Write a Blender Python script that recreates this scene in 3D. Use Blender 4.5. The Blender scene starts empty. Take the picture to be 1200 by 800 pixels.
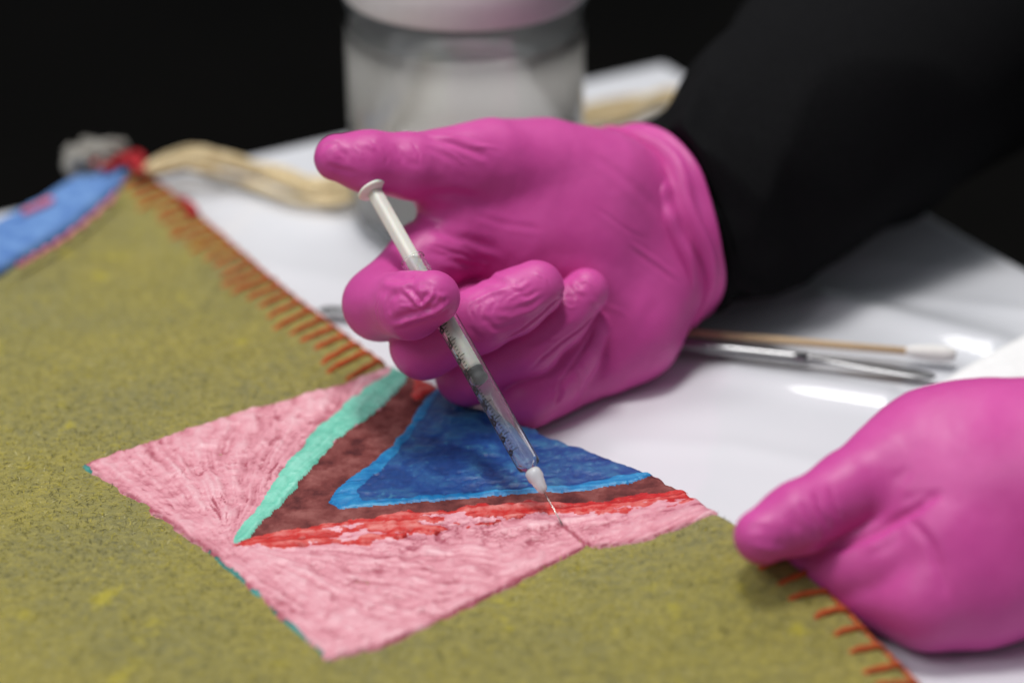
import bpy, bmesh, math, random
import numpy as np
from mathutils import Vector, Matrix
from mathutils.geometry import delaunay_2d_cdt

random.seed(7); RNG = np.random.default_rng(7)
scene = bpy.context.scene
COL = scene.collection

# ------------------------------------------------------------------ camera
PITCH = math.radians(28.0); CAM_H = 0.377
LENS = 85.0; FPX = LENS / 36.0 * 1200.0
sp, cp = math.sin(PITCH), math.cos(PITCH)
cam = bpy.data.cameras.new('camera'); cam_o = bpy.data.objects.new('camera', cam); COL.objects.link(cam_o)
cam_o.location = (0, 0, CAM_H); cam_o.rotation_euler = (math.pi/2 - PITCH, 0, 0)
cam.lens = LENS; cam.sensor_width = 36.0; cam.clip_start = 0.02; cam.clip_end = 60
cam.dof.use_dof = True; cam.dof.focus_distance = 0.708; cam.dof.aperture_fstop = 4.0
scene.camera = cam_o

# ------------------------------------------------------------------ world, lamps, exposure
w = bpy.data.worlds.new('World'); scene.world = w; w.use_nodes = True
w.node_tree.nodes['Background'].inputs[0].default_value = (0.86, 0.93, 1.0, 1)
w.node_tree.nodes['Background'].inputs[1].default_value = 0.17

def area(name, loc, target, sx, sy, power, col):
    l = bpy.data.lights.new(name, 'AREA'); l.shape = 'RECTANGLE'; l.size = sx; l.size_y = sy
    l.energy = power; l.color = col
    o = bpy.data.objects.new(name, l); COL.objects.link(o); o.location = loc
    d = Vector(target) - Vector(loc); o.rotation_euler = d.to_track_quat('-Z', 'Y').to_euler()
    return o
area('ceiling_and_fill_lamp', (-0.12, 0.78, 1.85), (0.0, 0.76, 0), 0.42, 0.36, 23, (1.0, 0.975, 0.95))
area('ceiling_and_fill_lamp', (0.05, 1.75, 1.75), (0.05, 0.7, 0), 0.9, 0.34, 7, (1.0, 0.985, 0.97))
area('ceiling_and_fill_lamp', (-1.0, 0.15, 1.45), (0.0, 0.75, 0), 1.1, 0.8, 12.5, (0.97, 0.98, 1.0))  # added front-left fill that lifts the camera-facing sides, not a ceiling panel

scene.view_settings.view_transform = 'Standard'; scene.view_settings.look = 'None'
scene.view_settings.exposure = 0.0; scene.view_settings.gamma = 1.0
scene.render.engine = 'CYCLES'
cy = scene.cycles
cy.use_denoising = True; cy.max_bounces = 14; cy.transmission_bounces = 12; cy.transparent_max_bounces = 12
cy.caustics_reflective = False; cy.caustics_refractive = True; cy.sample_clamp_indirect = 4.0

# ------------------------------------------------------------------ helpers
def P(px, py, d):
    """world point at photograph pixel (1200x800) and camera depth d (metres)"""
    X = (px - 600) / FPX * d; Y = (400 - py) / FPX * d
    return Vector((X, d*cp + Y*sp, CAM_H - d*sp + Y*cp))
def T(px, py, z=0.0):
    v = (py - 400) / FPX
    return P(px, py, (CAM_H - z) / (sp + v*cp))
def cam2world(a):
    X, Y, D = a[:, 0], a[:, 1], a[:, 2]
    return np.stack([X, D*cp + Y*sp, CAM_H - D*sp + Y*cp], 1)
def proj(wv):
    X = wv[:, 0]; y = wv[:, 1]; z = wv[:, 2] - CAM_H
    D = y*cp - z*sp; Y = y*sp + z*cp
    return 600 + FPX*X/D, 400 - FPX*Y/D, D

def tag(o, label=None, cat=None, group=None, kind=None):
    if label: o['label'] = label
    if cat: o['category'] = cat
    if group: o['group'] = group
    if kind: o['kind'] = kind
    return o
def empty(name, loc, label, cat, group=None):
    o = bpy.data.objects.new(name, None); COL.objects.link(o); o.location = loc; o.empty_display_size = 0.01
    tag(o, label, cat, group); return o
def link(name, me, mat=None, parent=None, smooth=True):
    if mat: me.materials.append(mat)
    if smooth: me.polygons.foreach_set('use_smooth', [True]*len(me.polygons))
    o = bpy.data.objects.new(name, me); COL.objects.link(o)
    if parent:
        o.parent = parent
        bpy.context.view_layer.update()
        o.matrix_parent_inverse = Matrix.Translation(-Vector(parent.location)) if parent.parent is None else Matrix.Identity(4)
        if parent.parent is not None:
            o.matrix_parent_inverse = parent.matrix_world.inverted()
    return o
def mesh(name, verts, faces, mat=None, parent=None, smooth=True, attr=None):
    me = bpy.data.meshes.new(name)
    me.from_pydata([tuple(map(float, v)) for v in verts], [], [tuple(map(int, f)) for f in faces])
    me.update()
    if attr:
        for k, arr in attr.items():
            a = me.attributes.new(k, 'FLOAT', 'POINT'); a.data.foreach_set('value', np.asarray(arr, dtype=np.float32))
    return link(name, me, mat, parent, smooth)
def np_mesh(name, verts, quads, mat=None, parent=None, attr=None):
    me = bpy.data.meshes.new(name)
    nv, nf = len(verts), len(quads); k = quads.shape[1]
    me.vertices.add(nv); me.vertices.foreach_set('co', np.ascontiguousarray(verts, dtype=np.float32).ravel())
    me.loops.add(nf*k); me.loops.foreach_set('vertex_index', np.ascontiguousarray(quads, dtype=np.int32).ravel())
    me.polygons.add(nf); me.polygons.foreach_set('loop_start', np.arange(0, nf*k, k, dtype=np.int32))
    me.polygons.foreach_set('use_smooth', np.ones(nf, dtype=bool))
    me.update(calc_edges=True); me.validate()
    if attr:
        for kk, arr in attr.items():
            a = me.attributes.new(kk, 'FLOAT', 'POINT'); a.data.foreach_set('value', np.asarray(arr, dtype=np.float32))
    return link(name, me, mat, parent, False)

def hsh(i, j, k, s):
    n = (i*374761393 + j*668265263 + k*2147483647 + s*1274126177) & 0xffffffff
    n = ((n ^ (n >> 13)) * 1274126177) & 0xffffffff
    return ((n ^ (n >> 16)) & 0xffff) / 65535.0
def noise3(x, y, z, s=0):
    x = np.asarray(x, float); y = np.asarray(y, float) + 0*x; z = np.asarray(z, float) + 0*x
    xi, yi, zi = np.floor(x).astype(np.int64), np.floor(y).astype(np.int64), np.floor(z).astype(np.int64)
    fx, fy, fz = x-xi, y-yi, z-zi
    fx, fy, fz = [f*f*f*(f*(f*6-15)+10) for f in (fx, fy, fz)]
    r = 0
    for a in (0, 1):
        wa = fx if a else 1-fx
        for b in (0, 1):
            wb = fy if b else 1-fy
            for c in (0, 1):
                wc = fz if c else 1-fz
                r = r + wa*wb*wc*hsh(xi+a, yi+b, zi+c, s)
    return r*2-1
def noise2(x, y, s=0): return noise3(x, y, np.zeros_like(np.asarray(x, float)), s)
def fbm2(x, y, o=4, s=0):
    r = 0; a = 1; t = 0
    for k in range(o):
        r = r + a*noise2(x*2**k, y*2**k, s+k*17); t += a; a *= 0.5
    return r/t

# ------------------------------------------------------------------ materials
def srgb(r, g, b):
    f = lambda c: (c/255/12.92) if c/255 <= 0.04045 else ((c/255+0.055)/1.055)**2.4
    return (f(r), f(g), f(b), 1)
class M:
    def __init__(s, name, **kw):
        s.m = bpy.data.materials.new(name); s.m.use_nodes = True; s.nt = s.m.node_tree; s.n = s.nt.nodes
        s.b = s.n['Principled BSDF']; s.set(**kw)
    def set(s, **kw):
        for k, v in kw.items(): s.b.inputs[k.replace('_', ' ')].default_value = v
    def new(s, t, **kw):
        nd = s.n.new(t)
        for k, v in kw.items():
            if hasattr(nd, k) and k not in nd.inputs: setattr(nd, k, v)
            else: nd.inputs[k].default_value = v
        return nd
    def l(s, a, b): s.nt.links.new(a, b)
    def coord(s, scale=(1, 1, 1)):
        tc = s.new('ShaderNodeTexCoord'); mp = s.new('ShaderNodeMapping'); mp.inputs['Scale'].default_value = scale
        s.l(tc.outputs['Object'], mp.inputs['Vector']); return mp.outputs['Vector']
    def noise(s, vec, scale, detail=4, rough=0.55):
        nz = s.new('ShaderNodeTexNoise'); nz.inputs['Scale'].default_value = scale; nz.inputs['Detail'].default_value = detail
        nz.inputs['Roughness'].default_value = rough; s.l(vec, nz.inputs['Vector']); return nz.outputs['Fac']
    def ramp(s, fac, stops):
        r = s.new('ShaderNodeValToRGB'); e = r.color_ramp.elements
        while len(e) < len(stops): e.new(0.5)
        for i, (p, c) in enumerate(stops): e[i].position = p; e[i].color = c
        s.l(fac, r.inputs['Fac']); return r.outputs['Color']
    def mix(s, fac, a, b):
        m = s.new('ShaderNodeMix'); m.data_type = 'RGBA'
        if isinstance(fac, float): m.inputs[0].default_value = fac
        else: s.l(fac, m.inputs[0])
        for v, i in ((a, 6), (b, 7)):
            if isinstance(v, tuple): m.inputs[i].default_value = v
            else: s.l(v, m.inputs[i])
        return m.outputs[2]
    def bump(s, h, strength=0.3, dist=0.001):
        bn = s.new('ShaderNodeBump'); bn.inputs['Strength'].default_value = strength; bn.inputs['Distance'].default_value = dist
        s.l(h, bn.inputs['Height']); s.l(bn.outputs['Normal'], s.b.inputs['Normal'])
    def base(s, c): s.l(c, s.b.inputs['Base Color'])
    def attr(s, name):
        a = s.new('ShaderNodeAttribute'); a.attribute_name = name; return a.outputs['Fac']

MAT = {}
def build_materials():
    g = M('pink_nitrile', Roughness=0.42, Subsurface_Weight=0.10, Subsurface_Scale=0.0015)
    g.b.inputs['Subsurface Radius'].default_value = (1.0, 0.25, 0.45); g.b.inputs['Specular IOR Level'].default_value = 0.33
    v = g.coord(); n1 = g.noise(v, 45, 3); g.base(g.ramp(n1, [(0.3, srgb(194, 70, 148)), (0.7, srgb(204, 82, 158))]))
    h1 = g.noise(v, 420, 4, 0.6); g.bump(h1, 0.16, 0.0006)
    r = g.new('ShaderNodeMapRange'); g.l(g.noise(v, 90, 4), r.inputs[0]); r.inputs[3].default_value = 0.36; r.inputs[4].default_value = 0.50
    g.l(r.outputs[0], g.b.inputs['Roughness']); MAT['glove'] = g.m

    f = M('mustard_felt', Roughness=1.0); f.b.inputs['Specular IOR Level'].default_value = 0.08
    f.b.inputs['Sheen Weight'].default_value = 0.25; f.b.inputs['Sheen Roughness'].default_value = 0.6
    v = f.coord(); va = f.coord((1.0, 1.6, 1)); big = f.noise(v, 22, 5, 0.6); mid = f.noise(va, 300, 5, 0.68); fine = f.noise(va, 1300, 3, 0.7)
    c1 = f.ramp(mid, [(0.32, srgb(112, 108, 60)), (0.5, srgb(152, 143, 66)), (0.66, srgb(180, 166, 72))])
    c2 = f.ramp(big, [(0.36, srgb(134, 129, 80)), (0.5, srgb(154, 144, 68)), (0.68, srgb(176, 160, 58))])
    c = f.mix(0.45, c1, c2)
    dark = f.ramp(fine, [(0.30, (1, 1, 1, 1)), (0.42, (0, 0, 0, 1))])
    c = f.mix(dark, c, srgb(106, 103, 66))
    yel = f.ramp(f.noise(v, 75, 3, 0.5), [(0.64, (0, 0, 0, 1)), (0.74, (0.75, 0.75, 0.75, 1))])
    c = f.mix(yel, c, srgb(190, 176, 34)); f.base(c)
    a = f.new('ShaderNodeMath', operation='ADD'); f.l(mid, a.inputs[0]); f.l(fine, a.inputs[1]); f.bump(a.outputs[0], 0.75, 0.0012)
    MAT['felt'] = f.m

    fb = M('felt_fibre', Roughness=0.9); fb.b.inputs['Specular IOR Level'].default_value = 0.1
    fb.base(fb.ramp(fb.attr('tint'), [(0.0, srgb(74, 74, 56)), (0.2, srgb(118, 114, 66)), (0.55, srgb(160, 150, 68)), (0.85, srgb(196, 180, 62)), (1.0, srgb(206, 198, 150))]))
    MAT['fibre'] = fb.m

    def paint(key, name, lo, mid_, hi, rough, spec=0.4, scale=260, bumpS=0.35):
        p = M(name, Roughness=rough); p.b.inputs['Specular IOR Level'].default_value = spec
        v = p.coord(); s_ = p.attr('stroke'); n = p.noise(v, scale, 4, 0.6)
        ad = p.new('ShaderNodeMath', operation='MULTIPLY_ADD'); p.l(n, ad.inputs[0]); ad.inputs[1].default_value = 0.45; p.l(s_, ad.inputs[2])
        p.base(p.ramp(ad.outputs[0], [(0.18, lo), (0.55, mid_), (0.95, hi)]))
        p.bump(p.noise(v, 900, 4, 0.7), bumpS, 0.0006); MAT[key] = p.m
    paint('pink', 'pink_paint', srgb(170, 86, 102), srgb(220, 150, 163), srgb(232, 184, 192), 0.33, 0.5)
    paint('mint', 'mint_paint', srgb(84, 172, 150), srgb(118, 202, 178), srgb(150, 220, 200), 0.42)
    paint('red', 'red_paint', srgb(150, 30, 30), srgb(200, 46, 42), srgb(226, 140, 134), 0.4)
    paint('brown', 'maroon_stained_felt', srgb(84, 42, 44), srgb(122, 64, 62), srgb(150, 92, 88), 0.85, 0.15, 700, 0.8)
    paint('sky', 'light_blue_paint', srgb(16, 84, 140), srgb(24, 120, 180), srgb(60, 156, 204), 0.34)
    paint('teal', 'teal_underpaint', srgb(40, 96, 96), srgb(70, 140, 136), srgb(96, 170, 160), 0.6)
    paint('navy', 'dark_blue_paint', srgb(20, 50, 104), srgb(32, 74, 138), srgb(60, 118, 160), 0.28, 0.5)

    y = M('orange_yarn', Roughness=0.95); y.b.inputs['Specular IOR Level'].default_value = 0.1
    v = y.coord(); n = y.noise(v, 900, 4); y.base(y.ramp(n, [(0.3, srgb(158, 68, 40)), (0.7, srgb(198, 100, 58))])); y.bump(n, 0.8, 0.0008); MAT['yarn'] = y.m
    y = M('red_yarn', Roughness=0.95); v = y.coord(); n = y.noise(v, 700, 4); y.base(y.ramp(n, [(0.3, srgb(140, 20, 30)), (0.7, srgb(196, 44, 52))])); MAT['redyarn'] = y.m
    y = M('pink_yarn', Roughness=0.95); v = y.coord(); n = y.noise(v, 700, 4); y.base(y.ramp(n, [(0.3, srgb(200, 90, 120)), (0.7, srgb(228, 140, 160))])); MAT['pinkyarn'] = y.m
    y = M('grey_wool', Roughness=0.95); v = y.coord(); n = y.noise(v, 500, 4); y.base(y.ramp(n, [(0.3, srgb(112, 110, 104)), (0.7, srgb(168, 164, 156))])); MAT['wool'] = y.m
    y = M('blue_felt', Roughness=1.0); y.b.inputs['Specular IOR Level'].default_value = 0.1
    v = y.coord(); n = y.noise(v, 160, 5, 0.65); y.base(y.ramp(n, [(0.3, srgb(74, 110, 172)), (0.7, srgb(118, 156, 206))])); y.bump(n, 0.7, 0.001); MAT['bluefelt'] = y.m
    y = M('raffia', Roughness=0.7); v = y.coord(); n = y.noise(v, 300, 4); y.base(y.ramp(n, [(0.3, srgb(196, 172, 126)), (0.7, srgb(228, 212, 174))])); MAT['raffia'] = y.m

    s = M('glossy_white_sheet', Roughness=0.45, Coat_Weight=1.0, Coat_Roughness=0.06)
    v = s.coord(); n = s.noise(v, 9, 3); s.base(s.ramp(n, [(0.3, srgb(214, 216, 222)), (0.7, srgb(224, 225, 230))]))
    s.bump(s.noise(s.coord((1, 2.2, 1)), 26, 3, 0.5), 0.012, 0.002); MAT['sheet'] = s.m
    s = M('white_paper', Roughness=0.75); v = s.coord(); n = s.noise(v, 300, 4); s.base(s.ramp(n, [(0.3, srgb(238, 238, 238)), (0.7, srgb(246, 246, 246))])); MAT['paper'] = s.m
    s = M('table_laminate', Roughness=0.5); n = s.noise(s.coord(), 40); s.base(s.ramp(n, [(0.3, srgb(120, 120, 122)), (0.7, srgb(132, 132, 134))])); MAT['table'] = s.m
    s = M('dark_floor', Roughness=0.9); s.b.inputs['Specular IOR Level'].default_value = 0.1
    n = s.noise(s.coord(), 3); s.base(s.ramp(n, [(0.3, (0.003, 0.0026, 0.002, 1)), (0.7, (0.006, 0.005, 0.004, 1))])); MAT['floor'] = s.m

    b = M('black_knit', Roughness=0.95); b.b.inputs['Specular IOR Level'].default_value = 0.05
    v = b.coord(); n = b.noise(v, 1500, 3); b.base(b.ramp(n, [(0.3, (0.005, 0.005, 0.0055, 1)), (0.7, (0.010, 0.010, 0.011, 1))]))
    b.bump(n, 0.4, 0.0006); MAT['black'] = b.m

    def clear(key, name, col, rough, ior):
        c = M(name, Roughness=rough, IOR=ior); c.set(Transmission_Weight=1.0); n = c.noise(c.coord(), 60, 2)
        c.base(c.ramp(n, [(0.2, col), (0.8, tuple(min(1, x*1.01) for x in col[:3]) + (1,))])); MAT[key] = c.m; return c
    clear('barrel', 'clear_plastic', (0.97, 0.98, 0.98, 1), 0.02, 1.24).set(Transmission_Weight=0.955)
    clear('glass', 'clear_glass', (0.99, 0.995, 0.99, 1), 0.0, 1.47)
    clear('water', 'cloudy_liquid', (0.995, 0.98, 0.94, 1), 0.01, 1.33).set(Transmission_Weight=0.64)
    clear('hub', 'frosted_plastic', (0.93, 0.93, 0.93, 1), 0.25, 1.30).set(Transmission_Weight=0.45)
    def plain(key, name, col, **kw):
        c = M(name, **kw); n = c.noise(c.coord(), 200, 3)
        c.base(c.ramp(n, [(0.3, tuple(x*0.95 for x in col[:3]) + (1,)), (0.7, col)])); MAT[key] = c.m; return c
    c = plain('plunger', 'white_plunger_plastic', srgb(232, 232, 222), Roughness=0.35, Subsurface_Weight=0.3, Subsurface_Scale=0.002)
    plain('rubber', 'black_rubber', srgb(24, 30, 34), Roughness=0.4)
    plain('ink', 'black_ink', srgb(26, 26, 30), Roughness=0.6)
    plain('lid', 'white_lid_plastic', srgb(226, 222, 222), Roughness=0.4)
    plain('wood', 'birch_wood', srgb(222, 192, 152), Roughness=0.7)
    plain('cotton', 'cotton_wool', srgb(232, 230, 226), Roughness=1.0)
    plain('steel', 'brushed_steel', srgb(150, 150, 152), Roughness=0.34, Metallic=1.0)
    plain('needle', 'needle_steel', srgb(190, 184, 178), Roughness=0.25, Metallic=1.0)
    plain('slip', 'white_label_paper', srgb(216, 212, 204), Roughness=0.8)
build_materials()

# generic lofted tube -----------------------------------------------------
def smooth_path(pts, n):
    """Catmull-Rom resample of (x,y,z,...) rows"""
    p = np.array([list(a) for a in pts], float); p = np.vstack([2*p[0]-p[1], p, 2*p[-1]-p[-2]])
    seg = len(p)-3; out = []
    for i in range(n):
        t = i/(n-1)*seg; k = min(int(t), seg-1); u = t-k
        a, b, c, d = p[k], p[k+1], p[k+2], p[k+3]
        out.append(0.5*((2*b)+(-a+c)*u+(2*a-5*b+4*c-d)*u*u+(-a+3*b-3*c+d)*u**3))
    return np.array(out)
def frames(c, ref=(0, 0, 1)):
    t = np.gradient(c, axis=0); t /= np.linalg.norm(t, axis=1)[:, None]
    r = np.array(ref, float); N = []
    for k in t:
        n = r - k*np.dot(r, k); n /= np.linalg.norm(n); N.append(n); r = n
    N = np.array(N); return t, N, np.cross(t, N)
def loft(name, c, ra, rb, seg, mat, parent=None, disp=None, cap=True, ref=(0, 0, 1)):
    n = len(c); t, N, B = frames(c, ref)
    ra = np.broadcast_to(ra, n); rb = np.broadcast_to(rb, n)
    th = np.linspace(0, 2*np.pi, seg, endpoint=False)
    V = []
    for i in range(n):
        d = disp(i, th) if disp else 0
        V.append(c[i] + ((ra[i]+d)*np.cos(th))[:, None]*N[i] + ((rb[i]+d)*np.sin(th))[:, None]*B[i])
    V = np.vstack(V); F = []
    for i in range(n-1):
        for j in range(seg):
            k = (j+1) % seg
            F.append((i*seg+j, i*seg+k, (i+1)*seg+k, (i+1)*seg+j))
    if cap:
        F.append(tuple(range(seg))[::-1]); F.append(tuple((n-1)*seg+j for j in range(seg)))
    return mesh(name, V, F, mat, parent)
def lathe(name, prof, seg, mat, parent, mw):
    """revolve (r, z) profile about local z, place with matrix mw; closed where r == 0"""
    V = []; F = []; rows = []
    for r, z in prof:
        if r < 1e-9: rows.append([len(V)]); V.append((0, 0, z))
        else:
            rows.append(list(range(len(V), len(V)+seg)))
            for j in range(seg): a = 2*math.pi*j/seg; V.append((r*math.cos(a), r*math.sin(a), z))
    for a, b in zip(rows, rows[1:]):
        for j in range(seg):
            k = (j+1) % seg
            if len(a) == 1 and len(b) == 1: continue
            if len(a) == 1: F.append((a[0], b[k], b[j]))
            elif len(b) == 1: F.append((a[j], a[k], b[0]))
            else: F.append((a[j], a[k], b[k], b[j]))
    V = [mw @ Vector(v) for v in V]
    o = mesh(name, V, F, mat, parent)
    bm = bmesh.new(); bm.from_mesh(o.data); bmesh.ops.recalc_face_normals(bm, faces=bm.faces); bm.to_mesh(o.data); bm.free()
    return o

# ------------------------------------------------------------------ floor and table
mesh('floor', [(-8, -4, -0.74), (8, -4, -0.74), (8, 14, -0.74), (-8, 14, -0.74)], [(0, 1, 2, 3)], MAT['floor'])
tag(bpy.data.objects['floor'], kind='structure')

corner = T(778, 71); e_l = (T(300, 178) - corner); e_l.z = 0; e_l.normalize()
e_r = Vector((-e_l.y, e_l.x, 0))
if e_r.y > 0: e_r = -e_r
LEN_L, LEN_R = 1.5, 0.95      # table edges leaving the far corner
def tbl(a, b, z): q = corner + e_l*a + e_r*b; return Vector((q.x, q.y, z))
def box_on(name, a0, a1, b0, b1, z0, z1, mat, parent):
    v = [tbl(a, b, z) for z in (z0, z1) for a, b in ((a0, b0), (a1, b0), (a1, b1), (a0, b1))]
    f = [(0, 3, 2, 1), (4, 5, 6, 7), (0, 1, 5, 4), (1, 2, 6, 5), (2, 3, 7, 6), (3, 0, 4, 7)]
    o = mesh(name, v, f, mat, parent, smooth=False)
    bm = bmesh.new(); bm.from_mesh(o.data); bmesh.ops.recalc_face_normals(bm, faces=bm.faces); bm.to_mesh(o.data); bm.free(); return o
tc_ = tbl(LEN_L/2, LEN_R/2, -0.74)
tb = empty('table', tc_, 'work table under the glossy white plastic sheet', 'table')
box_on('tabletop', 0.004, LEN_L-0.004, 0.004, LEN_R-0.004, -0.030, -0.0045, MAT['table'], tb)
for a in (0.05, LEN_L-0.10):
    for b in (0.05, LEN_R-0.10):
        box_on('leg', a, a+0.05, b, b+0.05, -0.74, -0.029, MAT['table'], tb)

# plastic sheet: fine grid with shallow ripples and a few standing creases
def crease_d(x, y, pts):
    q = [T(a, b) for a, b in pts]; best = np.full_like(x, 9.0)
    for a, b in zip(q, q[1:]):
        dx, dy = b.x-a.x, b.y-a.y; L2 = dx*dx+dy*dy
        t = np.clip(((x-a.x)*dx+(y-a.y)*dy)/L2, 0, 1)
        best = np.minimum(best, np.hypot(x-a.x-t*dx, y-a.y-t*dy))
    return best
def build_sheet():
    ga = np.r_[np.arange(0, .55, .0014), np.linspace(.55, LEN_L, 90)]; gb = np.r_[np.arange(0, .55, .0014), np.linspace(.55, LEN_R, 60)]; na, nb = len(ga), len(gb)
    A, B = np.meshgrid(ga, gb, indexing='ij')
    x = corner.x + e_l.x*A + e_r.x*B; y = corner.y + e_l.y*A + e_r.y*B
    u = x*0.98 - y*0.17; v = x*0.17 + y*0.98
    z = 0.00016*fbm2(u*7, v*16, 2, 3) + 0.00002*noise2(u*20, v*60, 9) - 0.0009
    for pts, am, wd in (([(970, 355), (1060, 376), (1160, 402)], 0.0035, 0.0090), ([(862, 437), (950, 450), (1034, 463)], 0.0023, 0.0070),
                        ([(850, 333), (1000, 338), (1200, 362)], 0.0007, 0.005), ([(1000, 300), (1200, 322)], 0.0005, 0.006),
                        ([(740, 515), (860, 520), (960, 540)], 0.0004, 0.006), ([(230, 215), (330, 250), (420, 262)], 0.0016, 0.010),
                        ([(250, 300), (350, 318), (420, 330)], 0.0006, 0.009)):
        d = crease_d(x, y, pts); z += am*np.exp(-(d/wd)**2)
    
    ed = np.minimum(np.minimum(A, LEN_L-A), np.minimum(B, LEN_R-B))
    z = np.where(ed < 1e-6, -0.0040, z)
    V = np.stack([x.ravel(), y.ravel(), z.ravel()], 1)
    i, j = np.meshgrid(np.arange(na-1), np.arange(nb-1), indexing='ij'); k = (i*nb+j).ravel()
    Q = np.stack([k, k+1, k+nb+1, k+nb], 1)
    o = np_mesh('plastic_sheet', V, Q, MAT['sheet'])
    tag(o, 'glossy white plastic sheet with shallow creases covering the table', 'plastic sheet')
    return o
build_sheet()

# ------------------------------------------------------------------ felt panel
pin = T(905, 640, 0.012)
def felt_z(x, y):
    x = np.asarray(x, float); y = np.asarray(y, float)
    z = 0.0042 + 0.0007*noise2(x*14+3, y*14, 5)
    z = z + 0.0150*np.exp(-(((x-pin.x)/0.036)**2 + ((y-pin.y)/0.036)**2))
    return z
def S(px, py, up=0.0):
    z = 0.005
    for _ in range(8):
        q = T(px, py, z); z = float(felt_z(q.x, q.y)) + up
    return T(px, py, z)
EDGE_UP = [(150, 192), (200, 226), (250, 268), (300, 311), (350, 352), (400, 390), (440, 420), (462, 432)]
EDGE_PAINT = [(462, 432), (500, 449), (530, 464), (570, 484), (620, 504), (680, 526), (730, 545), (765, 559), (800, 577), (840, 600)]
EDGE_LOW = [(840, 600), (862, 612), (900, 632), (930, 657), (960, 684), (1000, 724), (1040, 766), (1075, 801), (1130, 860), (1200, 945)]
edge_px = EDGE_UP[:-1] + EDGE_PAINT[:-1] + EDGE_LOW
right_edge = [S(*p) for p in edge_px]
left_edge_px = [(0, 322), (60, 286), (110, 250), (135, 224)]
OUT = [(v.x, v.y) for v in right_edge] + [(0.26, 0.36), (-0.34, 0.36)]
for p in [(-260, 480), (-120, 396)] + left_edge_px:
    q = S(*p); OUT.append((q.x, q.y))
OUT = np.array(OUT)
def resample(poly, step, closed=True):
    pts = np.vstack([poly, poly[:1]]) if closed else np.array(poly); out = []
    for a, b in zip(pts, pts[1:]):
        n = max(1, int(np.hypot(*(b-a))/step))
        for k in range(n): out.append(a+(b-a)*k/n)
    return np.array(out)
def in_poly(x, y, poly):
    r = np.zeros(x.shape, bool); n = len(poly)
    for i in range(n):
        x0, y0 = poly[i]; x1, y1 = poly[(i+1) % n]
        c = ((y0 > y) != (y1 > y)) & (x < (x1-x0)*(y-y0)/((y1-y0)+1e-15)+x0); r ^= c
    return r
def dist_poly(x, y, poly, closed=True):
    best = np.full(x.shape, 9.0); n = len(poly)
    for i in range(n if closed else n-1):
        x0, y0 = poly[i]; x1, y1 = poly[(i+1) % n]; dx, dy = x1-x0, y1-y0
        t = np.clip(((x-x0)*dx+(y-y0)*dy)/(dx*dx+dy*dy+1e-15), 0, 1)
        best = np.minimum(best, np.hypot(x-x0-t*dx, y-y0-t*dy))
    return best

PAINT_EMPTY = None
felt = empty('felt_panel', (float(OUT[:, 0].mean()), float(OUT[:, 1].mean()), 0.0),
             'thick mustard felt textile with a painted pink, blue and red square and orange stitched edge', 'textile')
def slab(name, poly, zf, thick, mat, parent, step, inner, wob=0.0003, seed=1, edge_r=0.0016):
    """felt sheet with rounded, slightly ragged edges lying on zf(x, y)"""
    b = resample(np.array(poly), step); n = len(b)
    t = np.roll(b, -1, 0)-np.roll(b, 1, 0); t /= np.linalg.norm(t, axis=1)[:, None]+1e-12
    area2 = np.sum(b[:, 0]*np.roll(b[:, 1], -1)-np.roll(b[:, 0], -1)*b[:, 1])
    nn = np.stack([-t[:, 1], t[:, 0]], 1)*(1 if area2 > 0 else -1)       # inward
    b = b + nn*(wob*noise2(b[:, 0]*260, b[:, 1]*260, seed) + wob*1.5*noise2(b[:, 0]*70, b[:, 1]*70, seed+3))[:, None]
    r1 = b + nn*edge_r*0.3; r2 = b + nn*edge_r
    lo, hi = b.min(0), b.max(0)
    gx, gy = np.meshgrid(np.arange(lo[0], hi[0], inner), np.arange(lo[1], hi[1], inner), indexing='ij')
    gx = gx.ravel()+RNG.uniform(-.25, .25, gx.size)*inner; gy = gy.ravel()+RNG.uniform(-.25, .25, gy.size)*inner
    k = in_poly(gx, gy, b) & (dist_poly(gx, gy, b) > edge_r*1.6)
    gx, gy = gx[k], gy[k]
    pts = np.vstack([b, r1, r2, np.stack([gx, gy], 1)])
    edges = [(i, (i+1) % n) for i in range(n)]
    vo, eo, fo, ov, oe, of = delaunay_2d_cdt([Vector(p) for p in pts], edges, [list(range(n))], 1, 1e-7)
    vx = np.array([[v.x, v.y] for v in vo])
    src = np.array([o[0] if o else len(pts)-1 for o in ov])
    z = zf(vx[:, 0], vx[:, 1]) + 0.00025*fbm2(vx[:, 0]*330, vx[:, 1]*330, 2, seed+5)
    top = vx.copy(); zt = z.copy()
    zt[src < n] -= thick*0.55; zt[(src >= n) & (src < 2*n)] -= thick*0.14
    V = np.column_stack([top, zt]); nv = len(V)
    F = [tuple(f) for f in fo]
    bi = {int(q): i for i, q in enumerate(src) if q < n}
    Vb = np.column_stack([top, z-thick]); V = np.vstack([V, Vb])
    F += [tuple(nv+i for i in f[::-1]) for f in fo]
    ids = [bi[i] for i in range(n) if i in bi]
    for a, c in zip(ids, ids[1:]+ids[:1]): F.append((a, nv+a, nv+c, c))
    o = mesh(name, V, F, mat, parent)
    bm = bmesh.new(); bm.from_mesh(o.data); bmesh.ops.recalc_face_normals(bm, faces=bm.faces); bm.to_mesh(o.data); bm.free()
    return o
slab('felt_body', OUT, felt_z, 0.0036, MAT['felt'], felt, 0.0016, 0.0032)

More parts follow.
